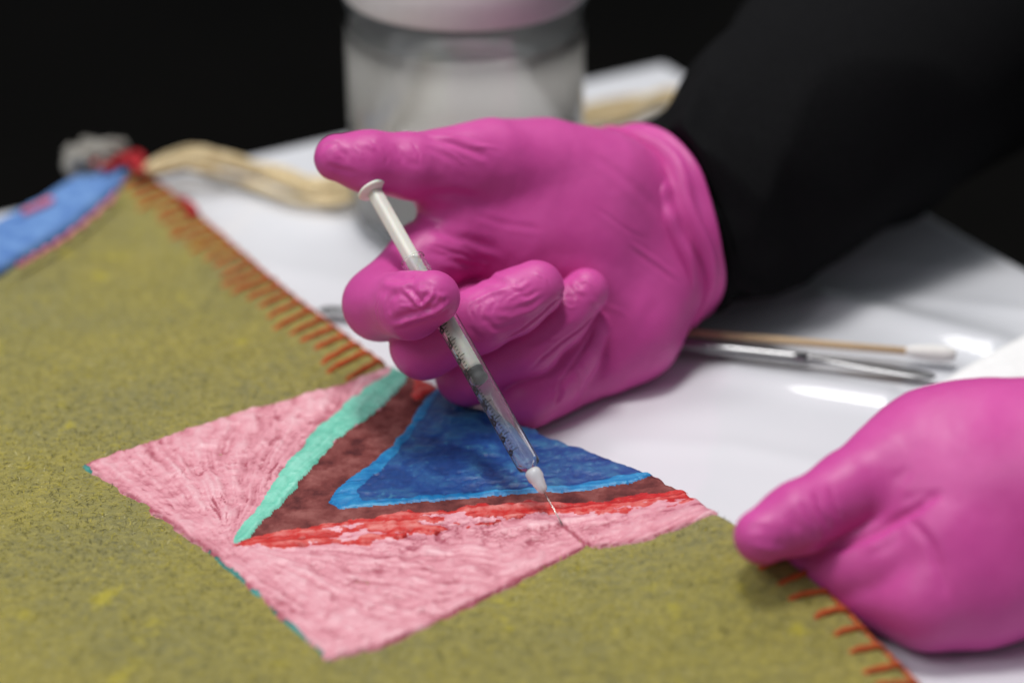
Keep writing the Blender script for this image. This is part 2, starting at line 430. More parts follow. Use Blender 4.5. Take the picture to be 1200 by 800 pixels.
# painted square -----------------------------------------------------------
def W(pts): return np.array([[S(*p).x, S(*p).y] for p in pts])
SQ = W([(98, 546), (140, 575), (185, 605), (250, 650), (320, 715), (385, 774), (450, 758), (540, 716), (620, 675), (688, 641),
        (700, 642), (760, 633), (800, 618), (841, 601)] + EDGE_PAINT[-2::-1] + [(455, 432), (390, 455), (300, 478), (200, 510)])
MINT = W([(274, 638), (279, 628), (308, 590), (332, 552), (365, 514), (403, 476), (441, 452), (462, 434), (478, 437), (474, 452), (446, 481), (412, 504), (384, 528), (336, 585), (289, 633)])
BROWN = W([(280, 642), (289, 633), (336, 585), (384, 528), (446, 481), (474, 452), (478, 438), (500, 446), (540, 466), (600, 494), (700, 530), (790, 570), (812, 580), (760, 592), (700, 597), (560, 600), (420, 615), (330, 632)])
RED = W([(272, 642), (310, 630), (400, 614), (480, 603), (560, 595), (620, 590), (660, 591), (700, 590), (750, 580), (800, 576), (822, 587), (770, 596), (720, 604), (650, 603), (600, 609), (530, 623), (470, 634), (400, 641), (330, 644)])
SKYB = W([(513, 456), (500, 468), (470, 515), (430, 550), (392, 577), (386, 590), (400, 598), (450, 595), (520, 587), (600, 582), (680, 577), (740, 567), (768, 558), (700, 525), (600, 490)])
NAVY = W([(522, 458), (508, 475), (478, 520), (446, 555), (418, 578), (424, 589), (470, 587), (540, 580), (610, 576), (680, 570), (758, 555), (700, 520), (600, 486)])
REDTOP = W([(484, 440), (540, 466), (512, 456), (496, 464), (486, 470)])
def build_paint():
    h = 0.00042
    lo, hi = SQ.min(0)-0.002, SQ.max(0)+0.002
    nx, ny = int((hi[0]-lo[0])/h), int((hi[1]-lo[1])/h)
    X, Y = np.meshgrid(lo[0]+np.arange(nx)*h, lo[1]+np.arange(ny)*h, indexing='ij')
    wx = X + 0.0013*fbm2(X*190, Y*190, 4, 21); wy = Y + 0.0013*fbm2(X*190+9, Y*190, 4, 22)
    ins = in_poly(wx, wy, SQ)
    reg = np.where(ins, 1, 0)
    for r, pl, am in ((2, BROWN, .0008), (3, RED, .0024), (3, REDTOP, .0014), (4, MINT, .0010), (5, SKYB, .0009), (6, NAVY, .0011)):
        ax = X + am*fbm2(X*220, Y*220, 3, 30+r); ay = Y + am*fbm2(X*220+5, Y*220, 3, 40+r)
        reg = np.where(in_poly(ax, ay, pl) & ins, r, reg)
    thin = (fbm2(X*130, Y*420, 4, 66) > 0.22) & (reg == 3) & ~in_poly(X, Y, BROWN)
    reg = np.where(thin, 1, reg)
    teal = (~ins) & in_poly(X, Y, OUT) & (dist_poly(X, Y, SQ[:6], False) < 0.0003+0.0007*noise2(X*160, Y*160, 31)) & (noise2(X*60, Y*60, 33) > 0.05)
    reg = np.where(teal, 7, reg)
    # stroke fields (brush ridges)
    apex = S(272, 642); a = np.arctan2(Y-apex.y, X-apex.x); rr = np.hypot(X-apex.x, Y-apex.y)
    wa = a + 0.10*fbm2(X*45, Y*45, 3, 50); wr = rr + 0.004*noise2(X*60, Y*60, 51)
    arc = wa*0.055
    st_rad = 0.6*fbm2(arc*620, wr*34, 3, 52) + 0.4*fbm2(arc*1300, wr*70, 2, 53)
    lb = (SQ[5]-SQ[0]); lb /= np.hypot(*lb); br = SQ[13]-SQ[5]; br /= np.hypot(*br)
    def lin(d, s):
        u = X*d[0]+Y*d[1]; v = -X*d[1]+Y*d[0]; v = v + 0.002*fbm2(X*50, Y*50, 2, s)
        return 0.6*fbm2(u*34, v*640, 3, s+1) + 0.4*fbm2(u*70, v*1300, 2, s+2)
    dl = dist_poly(X, Y, SQ[:6], False); db = dist_poly(X, Y, SQ[5:14], False)
    wl = np.exp(-(dl/0.006)**2); wb = np.exp(-(db/0.009)**2)
    st = st_rad*(1-np.maximum(wl, wb)) + lin(lb, 60)*wl*(wl >= wb) + lin(br, 70)*wb*(wb > wl)
    lump = fbm2(X*170, Y*170, 4, 80)
    dr = W([(290, 640), (800, 590)]); dr = dr[1]-dr[0]; dr /= np.hypot(*dr)
    dm = W([(280, 632), (470, 440)]); dm = dm[1]-dm[0]; dm /= np.hypot(*dm)
    s_red, s_mint = lin(dr, 90), lin(dm, 95)
    dn = W([(440, 580), (740, 553)]); dn = dn[1]-dn[0]; dn /= np.hypot(*dn)
    s_navy = lin(dn, 97)
    stroke = np.select([reg == 1, reg == 2, reg == 3, reg == 4, reg == 5, reg == 6], [st, lump, s_red, s_mint, s_navy, 0.35*s_navy+0.4*lump], 0)
    sp6 = np.clip(noise2(X*900, Y*900, 188)-0.78, 0, 1)*5*(reg == 6)*(noise2(X*80, Y*80, 189) > -.1)
    baseh = np.select([reg == 1, reg == 2, reg == 3, reg == 4, reg == 5, reg == 6], [.00095, .00060, .00110, .00135, .00120, .00090], -.0006)
    amp = np.select([reg == 1, reg == 2, reg == 3, reg == 4, reg == 5, reg == 6], [.00078, .00016, .00075, .00045, .00048, .00034], 0)
    lamp = np.select([reg == 1, reg == 2, reg == 3, reg == 4, reg == 5, reg == 6], [.00075, .00025, .00050, .00045, .00028, .00022], 0)
    # specks of thick paint
    spk = np.clip(noise2(X*900, Y*900, 88)-0.80, 0, 1)*5
    H = baseh + np.where(reg == 7, .0009, 0) + sp6*0.0003 + amp*stroke + lamp*lump + np.where(reg >= 4, spk*0.0006, spk*0.0003)
    def blur(a):
        a = (np.roll(a, 1, 0)+2*a+np.roll(a, -1, 0))/4; return (np.roll(a, 1, 1)+2*a+np.roll(a, -1, 1))/4
    H = blur(H)
    grain = fbm2(X*520, Y*520, 3, 120)
    H = blur(H + np.select([reg == 1, reg == 2, reg == 3, reg == 4, reg >= 5], [.00042, .00030, .00042, .00046, .00026], 0)*grain)
    # gap in the paint where the needle enters
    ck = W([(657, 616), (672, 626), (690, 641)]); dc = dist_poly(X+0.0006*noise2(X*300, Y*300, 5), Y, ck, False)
    H -= 0.0007*np.exp(-(dc/0.0005)**2)
    Z = felt_z(X, Y) + H
    crack = np.exp(-(fbm2(arc*260+2*lump, wr*60, 3, 44)/0.035)**2)*np.clip(0.2+1.3*noise2(X*48, Y*48, 45), 0, 1)
    Z = Z - 0.0004*crack*(reg == 1)
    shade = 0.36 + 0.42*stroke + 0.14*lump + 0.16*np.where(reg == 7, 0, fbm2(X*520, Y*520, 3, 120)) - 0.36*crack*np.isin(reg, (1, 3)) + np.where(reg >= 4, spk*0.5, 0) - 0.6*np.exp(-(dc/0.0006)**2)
    shade = shade + sp6
    edge_d = dist_poly(X, Y, SQ)
    shade = shade - 0.55*np.exp(-(edge_d/0.0011)**2)*np.clip(0.55+noise2(X*90, Y*90, 61)*1.2, 0, 1)*(reg == 1)
    pits = np.clip(fbm2(arc*420, wr*120, 3, 77)-0.42, 0, 1)*3*np.clip(noise2(X*60, Y*60, 78)+.2, 0, 1)*(reg == 1); shade -= pits; Z -= 0.0004*pits
    idx = np.arange(nx*ny).reshape(nx, ny)
    q = np.stack([idx[:-1, :-1], idx[1:, :-1], idx[1:, 1:], idx[:-1, 1:]], -1).reshape(-1, 4)
    rq = np.max(np.stack([reg[:-1, :-1], reg[1:, :-1], reg[1:, 1:], reg[:-1, 1:]], -1), -1).ravel()
    jx = RNG.uniform(-.3, .3, X.shape)*h; jy = RNG.uniform(-.3, .3, X.shape)*h
    VV = np.stack([(X+jx).ravel(), (Y+jy).ravel(), Z.ravel()], 1); sh = shade.ravel()
    names = {1: ('pink_paint', 'pink', 'brushed pink paint with ridges and dark cracks'), 2: ('maroon_area', 'brown', 'dull maroon stained felt area'),
             3: ('red_stroke', 'red', 'streaky bright red paint stroke'), 4: ('mint_stripe', 'mint', 'mint green painted stripe'),
             7: ('teal_edge', 'teal', 'thin teal underpaint showing along the pink edge'), 5: ('light_blue_outline', 'sky', 'bright light blue painted outline'), 6: ('dark_blue_triangle', 'navy', 'dark blue painted triangle')}
    for r, (nm, mk, lb_) in names.items():
        fq = q[rq == r]; u, inv = np.unique(fq, return_inverse=True)
        o = np_mesh(nm, VV[u], inv.reshape(-1, 4), MAT[mk], felt, {'stroke': sh[u]})
        o['label'] = lb_
        if r == 7: o['kind'] = 'stuff'
build_paint()

# loose fibres of the felt nap ---------------------------------------------
def build_nap(n=120000):
    x = RNG.uniform(-0.20, 0.17, n); y = RNG.uniform(0.44, 1.0, n)
    k = in_poly(x, y, OUT) & ~(in_poly(x, y, SQ)); x, y = x[k], y[k]; n = len(x)
    px, py, _ = proj(np.stack([x, y, felt_z(x, y)], 1)); k = (px > -40) & (px < 1240) & (py < 840); x, y = x[k], y[k]; n = len(x)
    z = felt_z(x, y) + 0.0001
    L = RNG.uniform(0.0008, 0.0030, n); a = RNG.uniform(0, 2*np.pi, n); lift = RNG.uniform(0.0, 0.0007, n)*np.where(RNG.random(n) < .12, 2.2, 1)
    wd = RNG.uniform(0.00004, 0.00010, n); b = a+RNG.uniform(-.8, .8, n)
    p0 = np.stack([x, y, z-0.0002], 1)
    p1 = p0+np.stack([np.cos(a)*L*.5, np.sin(a)*L*.5, lift+0.0002], 1)
    p2 = p1+np.stack([np.cos(b)*L*.5, np.sin(b)*L*.5, -lift*.6], 1)
    s = np.stack([-np.sin(a)*wd, np.cos(a)*wd, 0*a], 1)
    V = np.stack([p0-s, p0+s, p1+s, p1-s, p2], 1).reshape(-1, 3)
    i = np.arange(n)*5
    F = np.concatenate([np.stack([i, i+1, i+2], 1), np.stack([i, i+2, i+3], 1), np.stack([i+3, i+2, i+4], 1)])
    big = fbm2(x*40, y*40, 3, 11)
    t = np.clip(0.42+0.35*big+RNG.normal(0, .30, n), 0, 1)
    o = np_mesh('felt_nap', V, F, MAT['fibre'], felt, {'tint': np.repeat(t, 5)})
    tag(o, kind='stuff')
build_nap()

# blanket stitches ----------------------------------------------------------
def edge_pts(px_list, n):
    v = smooth_path([S(*p) for p in px_list], 400); d = np.r_[0, np.cumsum(np.linalg.norm(np.diff(v, axis=0), axis=1))]
    s = np.linspace(0, d[-1], n); return np.stack([np.interp(s, d, v[:, k]) for k in range(3)], 1)
def stitch_row(px_list, n, length, slant, rad):
    e = edge_pts(px_list, n); t = np.gradient(e, axis=0); t /= np.linalg.norm(t, axis=1)[:, None]
    for i in range(n):
        inw = np.array([t[i][1], -t[i][0], 0])
        if in_poly(np.array([e[i][0]+inw[0]*.01]), np.array([e[i][1]+inw[1]*.01]), OUT)[0] == False: inw = -inw
        d = inw + t[i]*slant*random.uniform(.7, 1.3); d /= np.linalg.norm(d)
        L = length*random.uniform(.82, 1.15); pts = []
        o = e[i]-inw*0.0001
        pts.append([o[0], o[1], float(felt_z(o[0], o[1]))-0.0028])
        o = e[i]-inw*0.0006
        pts.append([o[0], o[1], float(felt_z(o[0], o[1]))-0.0010])
        for k, u in enumerate((0.08, 0.3, 0.55, 0.8, 1.0)):
            q = e[i]+d*L*u + t[i]*0.0004*math.sin(u*3+i)
            pts.append([q[0], q[1], float(felt_z(q[0], q[1]))+(0.0003, 0.0004, 0.0003, 0.0001, -0.0012)[k]])
        c = smooth_path(pts, 16); ph = random.uniform(0, 6)
        loft('stitch', c, rad*random.uniform(.9, 1.1), rad*random.uniform(.85, 1.1), 8, MAT['yarn'], felt,
             disp=lambda ii, th: 0.00016*np.sin(2*th+ii*1.3+ph))
    c = edge_pts(px_list, 160); c[:, 2] = felt_z(c[:, 0], c[:, 1])-0.0012
    tn = np.gradient(c, axis=0); tn /= np.linalg.norm(tn, axis=1)[:, None]
    side = np.stack([-tn[:, 1], tn[:, 0], 0*tn[:, 0]], 1); mid_ = c[80]+side[80]*.01
    if in_poly(np.array([mid_[0]]), np.array([mid_[1]]), OUT)[0]: side = -side
    c = c + side*0.0007 + side*(0.0004*noise2(c[:, 0]*200, c[:, 1]*200, 4))[:, None]
    loft('edge_yarn', c, rad*0.85, rad*0.85, 8, MAT['yarn'], felt, disp=lambda ii, th: 0.00016*np.sin(2*th+ii*1.1))
stitch_row([(172, 206), (200, 226), (250, 268), (300, 311), (350, 352), (400, 390), (446, 424)], 25, 0.0165, 0.22, 0.00108)
stitch_row([(922, 650), (930, 657), (960, 684), (1000, 724), (1040, 766), (1075, 801), (1130, 860), (1200, 945)], 15, 0.0110, -0.30, 0.00095)

# blue band, its trim yarns and the wool tuft on the far corner ---------------
BAND = W([(-230, 460), (-120, 396), (0, 324), (60, 288), (110, 252), (140, 224), (154, 200), (146, 186), (118, 188), (90, 212), (50, 240), (0, 264), (-120, 322), (-230, 380)])
slab('blue_band', BAND, lambda x, y: np.where(in_poly(x, y, OUT), felt_z(x, y)+0.0030, 0.0078), 0.0040, MAT['bluefelt'], felt, 0.003, 0.004, seed=8)
def yarn_on(pts, name, key, rad, up=0.0085):
    c = smooth_path([T(a, b, up) for a, b in pts], 60)
    c[:, 2] += 0.0006*np.sin(np.arange(60)*.9)
    o = loft(name, c, rad, rad, 8, MAT[key], felt, disp=lambda ii, th: 0.0003*np.sin(2*th+ii)); return o
yarn_on([(20, 313), (40, 301), (70, 283), (105, 256), (138, 226)], 'trim_yarn', 'pinkyarn', 0.0007)
yarn_on([(28, 250), (44, 243), (60, 235)], 'trim_yarn', 'pinkyarn', 0.0012)
yarn_on([(108, 196), (118, 184), (136, 182), (152, 190), (168, 204)], 'trim_yarn', 'redyarn', 0.0015, 0.010)
yarn_on([(120, 200), (140, 190), (158, 182), (166, 188), (160, 202)], 'trim_yarn', 'redyarn', 0.0014, 0.010)
yarn_on([(214, 236), (222, 240), (228, 248), (222, 252)], 'trim_yarn', 'redyarn', 0.0014, 0.006)
def tuft():
    for k in range(11):
        c0 = T(random.choice([92, 98, 126, 138, 110]), random.uniform(176, 196), 0.010); pts = []
        R_ = random.uniform(0.0035, 0.0058); ax = random.uniform(0, 3.1)
        for i in range(9):
            a = i/8*5.6+ax
            pts.append([c0.x+R_*math.cos(a), c0.y+R_*0.7*math.sin(a+k), 0.010+0.0045*math.sin(a)*0.9+random.uniform(-.001, .001)])
        loft('wool_loop', smooth_path(pts, 40), 0.0019, 0.0019, 8, MAT['wool'], felt, disp=lambda ii, th: 0.0003*np.sin(2*th+ii*1.2))
tuft()

# ------------------------------------------------------------------ raffia cord
def cord():
    base = [(160, 204, .006), (196, 190, .012), (238, 181, .016), (285, 192, .012), (335, 209, .007), (385, 224, .005), (425, 214, .004),
            (480, 184, .004), (560, 160, .004), (640, 142, .004), (715, 131, .004), (790, 118, .004), (850, 120, .004)]
    root = empty('raffia_cord', T(285, 192, 0), 'loose bundle of beige raffia strands lying behind the felt and the jar', 'cord')
    for k in range(9):
        pts = []
        for i, (a, b, z) in enumerate(base):
            sprd = 1.0 if i else .2
            q = T(a, b, z); pts.append([q.x+random.gauss(0, .0008)*sprd, q.y+random.gauss(0, .0034)*sprd, max(.0024, z+random.gauss(0, .0016)*sprd)])
        loft('strand', smooth_path(pts, 130), 0.0013, 0.0008, 7, MAT['raffia'], root, disp=lambda ii, th: 0.0002*np.sin(th*2+ii*.4))
    for pts in ([(206, 196, .004), (250, 205, .004), (300, 222, .004), (350, 238, .004), (400, 240, .004), (428, 226, .004)],
                [(190, 200, .004), (260, 196, .006), (330, 216, .006), (380, 236, .004), (415, 236, .004)]):
        for k in range(3):
            c = smooth_path([[T(a, b, z).x, T(a, b, z).y+random.gauss(0, .0016), z+random.uniform(0, .0015)] for a, b, z in pts], 70)
            loft('strand', c, 0.0013, 0.0008, 7, MAT['raffia'], root)
cord()

# ------------------------------------------------------------------ jar
def jar():
    b = T(547, 252); z0 = 0.0014
    root = empty('glass_jar', (b.x, b.y, z0), 'clear straight-sided glass jar with white screw lid and cloudy pale liquid, behind the hand', 'jar')
    mw = Matrix.Translation((b.x, b.y, z0)); R_ = 0.0425
    H = 0.090
    prof = [(0, 0.0012), (R_-0.010, 0.0010), (R_-0.006, 0.0), (R_-0.002, 0.0012), (R_-0.0003, 0.005), (R_, 0.010), (R_, H-0.006), (R_-0.0008, H-0.003), (R_-0.0026, H-0.0015), (R_-0.003, H+0.010),
            (R_-0.0046, H+0.010), (R_-0.0044, H-0.002), (R_-0.0024, H-0.005), (R_-0.0015, H-0.008), (R_-0.0015, 0.010), (R_-0.005, 0.0058), (R_-0.012, 0.0045), (0, 0.0045)]
    lathe('jar_body', prof, 96, MAT['glass'], root, mw)
    hl = 0.074
    lathe('liquid', [(0, 0.00455), (R_-0.012, 0.00455), (R_-0.005, 0.00585), (R_-0.00145, 0.010), (R_-0.00145, hl+0.0006), (R_-0.0028, hl), (0, hl)], 96, MAT['water'], root, mw)
    rl = R_+0.0006; zl = 0.086
    pr = [(0, zl+0.0185), (rl-0.004, zl+0.0185), (rl-0.0012, zl+0.0178), (rl, zl+0.016), (rl, zl+0.0012), (rl-0.0008, zl), (rl-0.0030, zl), (rl-0.0030, zl+0.0145), (0, zl+0.0150)]
    lathe('lid', pr, 120, MAT['lid'], root, mw)
jar()

# ------------------------------------------------------------------ swab, steel spatula, paper
def swab():
    a, b = T(640, 376, 0.0042), T(1120, 416, 0.0042); d = (b-a); L = d.length
    mw = Matrix.Translation(a) @ d.to_track_quat('Z', 'Y').to_matrix().to_4x4()
    root = empty('cotton_swab', (a.x, a.y, 0.0012), 'wooden cotton swab with a white tip lying above the steel tool', 'swab')
    lathe('stick', [(0, 0), (.0013, 0.0002), (.0013, L-.012), (0, L-.0118)], 14, MAT['wood'], root, mw)
    pr = [(0, L-.0165), (.0015, L-.016), (.0022, L-.013), (.0027, L-.008), (.0028, L-.004), (.0022, L-.001), (0.0012, L), (0, L+.0002)]
    o = lathe('cotton_tip', pr, 20, MAT['cotton'], root, mw)
swab()
def spatula():
    a, b = T(374, 359, 0.0036), T(1097, 437, 0.0032); d = b-a; L = d.length; t = d/L
    root = empty('steel_spatula', ((a.x+b.x)/2, (a.y+b.y)/2, 0.0012), 'slim polished steel spatula lying under the hand beside the swab', 'spatula')
    c = np.array([list(a+t*(L*u)) for u in np.linspace(.10, .80, 30)]); loft('handle', c, 0.0021, 0.0021, 20, MAT['steel'], root)
    def blade(u0, u1, flip):
        u = np.linspace(u0, u1, 24); s = (u-u0)/(u1-u0); s = 1-s if flip else s
        wdt = np.interp(s, [0, .15, .5, .85, .97, 1], [.0018, .0014, .0024, .0030, .0018, .0004])
        thk = np.interp(s, [0, .2, 1], [.0018, .0010, .0005])
        c = np.array([list(a+t*(L*x)) for x in u]); c[:, 2] -= np.interp(s, [0, 1], [0, .0012])
        loft('blade', c, thk, wdt, 16, MAT['steel'], root)
    blade(.795, 1.0, False); blade(0, .105, True)
spatula()
def paper():
    pts = [T(1052, 486), T(1200, 397), T(1420, 300), T(1500, 420), T(1240, 600)]
    root = [Vector((p.x, p.y, 0)) for p in pts]; V = []; F = []
    n = 24; a, b, d = root[0], root[2], root[4]
    for i in range(n):
        for j in range(n):
            u, v = i/(n-1), j/(n-1); q = a+(b-a)*u+(d-a)*v
            z = 0.0022 + 0.004*math.exp(-((v)/.25)**2)*math.exp(-((u-.5)/.4)**2) + 0.0008*math.sin(u*7+v*3)**2
            V.append((q.x, q.y, z))
    V += [(x, y, z-0.0008) for x, y, z in V]; N = n*n
    for i in range(n-1):
        for j in range(n-1):
            k = i*n+j; F.append((k, k+1, k+n+1, k+n)); F.append((N+k, N+k+n, N+k+n+1, N+k+1))
    rim = [i*n for i in range(n)]+[(n-1)*n+j for j in range(1, n)]+[i*n+n-1 for i in range(n-2, -1, -1)]+[j for j in range(n-2, 0, -1)]
    for p, q in zip(rim, rim[1:]+rim[:1]): F.append((p, q, N+q, N+p))
    o = mesh('paper_sheet', V, F, MAT['paper'])
    bm = bmesh.new(); bm.from_mesh(o.data); bmesh.ops.recalc_face_normals(bm, faces=bm.faces); bm.to_mesh(o.data); bm.free()
    tag(o, 'bright white paper sheet lying past the hand that holds the felt', 'paper')
paper()

# ------------------------------------------------------------------ syringe
def syringe():
    s0, s1 = P(437, 222, 0.735), S(660, 616, 0.0006)
    d = s1-s0; L = d.length; mm = 0.001
    zax = d.normalized(); camv = (Vector((0, 0, CAM_H))-s0).normalized()
    xax = (camv-zax*camv.dot(zax)).normalized(); yax = zax.cross(xax)       # x faces the viewer's side
    mw = Matrix((( xax.x, yax.x, zax.x, s0.x), (xax.y, yax.y, zax.y, s0.y), (xax.z, yax.z, zax.z, s0.z), (0, 0, 0, 1)))
    root = empty('syringe', s1, 'slim clear plastic syringe with white plunger and fine needle, held above the painted square', 'syringe')
    zb, zs, zh, zn = L*.222, L*.832, L*.905, L
    R_, ri = 3.5*mm, 2.6*mm
    lathe('thumb_rest', [(0, -0.6*mm), (4.3*mm, -0.6*mm), (4.9*mm, -0.2*mm), (5.0*mm, 0.3*mm), (4.7*mm, 0.8*mm), (2.4*mm, 1.3*mm), (0, 1.4*mm)], 40, MAT['plunger'], root, mw)
    zst = L*.548
    # plunger rod: cross section with four ribs
    def rod(i, th): return -0.35*mm*(np.sin(2*th)**2)
    c = np.array([list(s0+zax*z) for z in np.linspace(1.0*mm, zst+0.3*mm, 40)])
    loft('plunger_rod', c, 2.4*mm, 2.4*mm, 32, MAT['plunger'], root, disp=rod, ref=tuple(xax))
    lathe('stopper', [(0, zst), (2.3*mm, zst), (2.52*mm, zst+.3*mm), (2.52*mm, zst+1.0*mm), (2.2*mm, zst+1.5*mm), (2.2*mm, zst+2.6*mm), (2.52*mm, zst+3.2*mm), (2.52*mm, zst+4.2*mm), (2.1*mm, zst+4.7*mm), (0, zst+5.6*mm)], 40, MAT['rubber'], root, mw)
    prof = [(ri, zb-.6*mm), (R_+.25*mm, zb-.6*mm), (R_+.35*mm, zb-.3*mm), (R_+.35*mm, zb+.2*mm), (R_+.1*mm, zb+.6*mm), (R_, zb+1.4*mm), (R_, zs-.8*mm), (R_-.3*mm, zs), (1.95*mm, zs+.5*mm),
            (1.9*mm, zs+1.2*mm), (.9*mm, zs+1.4*mm), (.9*mm, zs-.2*mm), (ri-.4*mm, zs-1.4*mm), (ri, zs-2.0*mm), (ri, zb-.6*mm)]
    lathe('barrel', prof, 64, MAT['barrel'], root, mw)
    lathe('needle_hub', [(0, zs+1.45*mm), (1.95*mm, zs+1.25*mm), (2.35*mm, zs+1.9*mm), (2.45*mm, zs+4.0*mm), (2.0*mm, zs+5.0*mm), (1.5*mm, zh-.9*mm), (.7*mm, zh+.1*mm), (.3*mm, zh+.2*mm), (0, zh+.2*mm)], 36, MAT['hub'], root, mw)
    lathe('needle', [(0, zh-2*mm), (.20*mm, zh-2*mm), (.20*mm, zn-.9*mm), (0, zn)], 14, MAT['needle'], root, mw)
    # printed scale wrapped on the barrel (angle 0 faces the viewer, +90 deg towards the right)
    ang0 = -math.radians(36)
    sgn = 1 if yax.x > 0 else -1
    def wrap(z, arc): a = sgn*(ang0+arc/R_); r = R_+.03*mm; return mw @ Vector((r*math.cos(a), r*math.sin(a), z))
    z0m, z1m = L*.33, L*.785
    V = []; F = []
    for k in range(0, 101, 2):
        z = z0m+(z1m-z0m)*k/100; hw = .13*mm; ln = (1.9 if k % 10 == 0 else 0.9)*mm
        for m in range(4):
            a0, a1 = ln*m/4, ln*(m+1)/4; n = len(V)
            V += [wrap(z-hw, a0), wrap(z-hw, a1), wrap(z+hw, a1), wrap(z+hw, a0)]; F.append((n, n+1, n+2, n+3))
    o = mesh('scale_marks', V, F, MAT['ink'], root)
    for k in range(0, 101, 10):
        cu = bpy.data.curves.new('numeral', 'FONT'); cu.body = str(100-k) if k < 100 else '0'; cu.size = 3.3*mm; cu.align_x = 'CENTER'; cu.align_y = 'CENTER'; cu.offset = .22*mm
        to = bpy.data.objects.new('tmp', cu); COL.objects.link(to); bpy.context.view_layer.update()
        me = bpy.data.meshes.new_from_object(to.evaluated_get(bpy.context.evaluated_depsgraph_get())); bpy.data.objects.remove(to)
        zc = z0m+(z1m-z0m)*k/100
        for v in me.vertices: v.co = wrap(zc+v.co.x, -1.2*mm+v.co.y*.8)
        me.name = 'numeral'; link('numeral', me, MAT['ink'], root, False)
syringe()

# ------------------------------------------------------------------ gloved hands (implicit surface -> one continuous mesh)
def cpt(px, py, d): return np.array([(px-600)/FPX*d, (400-py)/FPX*d, d])*1000.0      # camera-aligned mm
def smin(a, b, k):
    h = np.clip(0.5+0.5*(b-a)/k, 0, 1); return b*(1-h)+a*h-k*h*(1-h)
def cone(G, a, b, ra, rb):
    ab = b-a; L2 = float(ab@ab)
    t = np.clip(((G[0]-a[0])*ab[0]+(G[1]-a[1])*ab[1]+(G[2]-a[2])*ab[2])/L2, 0, 1)
    return np.sqrt((G[0]-a[0]-t*ab[0])**2+(G[1]-a[1]-t*ab[1])**2+(G[2]-a[2]-t*ab[2])**2)-(ra+(rb-ra)*t)
def chain(G, pts, k):
    d = None
    for p, q in zip(pts, pts[1:]):
        s = cone(G, cpt(*p[:3]), cpt(*q[:3]), p[3], q[3]); d = s if d is None else smin(d, s, k)
    return d
def surface_net(F, org, h):
    ins = F < 0; nx, ny, nz = F.shape
    cnt = np.zeros((nx-1, ny-1, nz-1), np.int8)
    for a in (0, 1):
        for b in (0, 1):
            for c in (0, 1): cnt += ins[a:nx-1+a, b:ny-1+b, c:nz-1+c]
    act = (cnt > 0) & (cnt < 8); ci = np.argwhere(act); N = len(ci)
    idm = np.full(act.shape, -1, np.int32); idm[act] = np.arange(N)
    acc = np.zeros((N, 3)); num = np.zeros(N)
    cor = [(a, b, c) for a in (0, 1) for b in (0, 1) for c in (0, 1)]
    vals = {c: F[ci[:, 0]+c[0], ci[:, 1]+c[1], ci[:, 2]+c[2]] for c in cor}
    for p in cor:
        for ax in range(3):
            if p[ax] == 0:
                q = list(p); q[ax] = 1; q = tuple(q); va, vb = vals[p], vals[q]
                m = (va < 0) != (vb < 0); t = np.where(m, va/np.where(m, va-vb, 1), 0)
                pt = np.tile(np.array(p, float), (N, 1)); pt[:, ax] += t
                acc += pt*m[:, None]; num += m
    V = (ci+acc/num[:, None])*h+org
    Q = []
    for ax in range(3):
        o1, o2 = [(1, 2), (2, 0), (0, 1)][ax]
        s0 = [slice(1, -1)]*3; s0[ax] = slice(0, F.shape[ax]-1)
        s1 = list(s0); s1[ax] = slice(1, F.shape[ax])
        A, B = ins[tuple(s0)], ins[tuple(s1)]
        e = np.argwhere(A != B); off = np.array([1, 1, 1]); off[ax] = 0; e = e+off
        flip = ins[e[:, 0], e[:, 1], e[:, 2]]
        def cell(d1, d2): c = e.copy(); c[:, o1] -= d1; c[:, o2] -= d2; return idm[c[:, 0], c[:, 1], c[:, 2]]
        q = np.stack([cell(1, 1), cell(0, 1), cell(0, 0), cell(1, 0)], 1)
        q = np.where(flip[:, None], q, q[:, ::-1]); Q.append(q)
    return V, np.concatenate(Q)
def vert_normals(V, Q):
    n = np.cross(V[Q[:, 2]]-V[Q[:, 0]], V[Q[:, 3]]-V[Q[:, 1]]); N = np.zeros_like(V)
    for k in range(4): np.add.at(N, Q[:, k], n)
    return N/(np.linalg.norm(N, axis=1)[:, None]+1e-12)
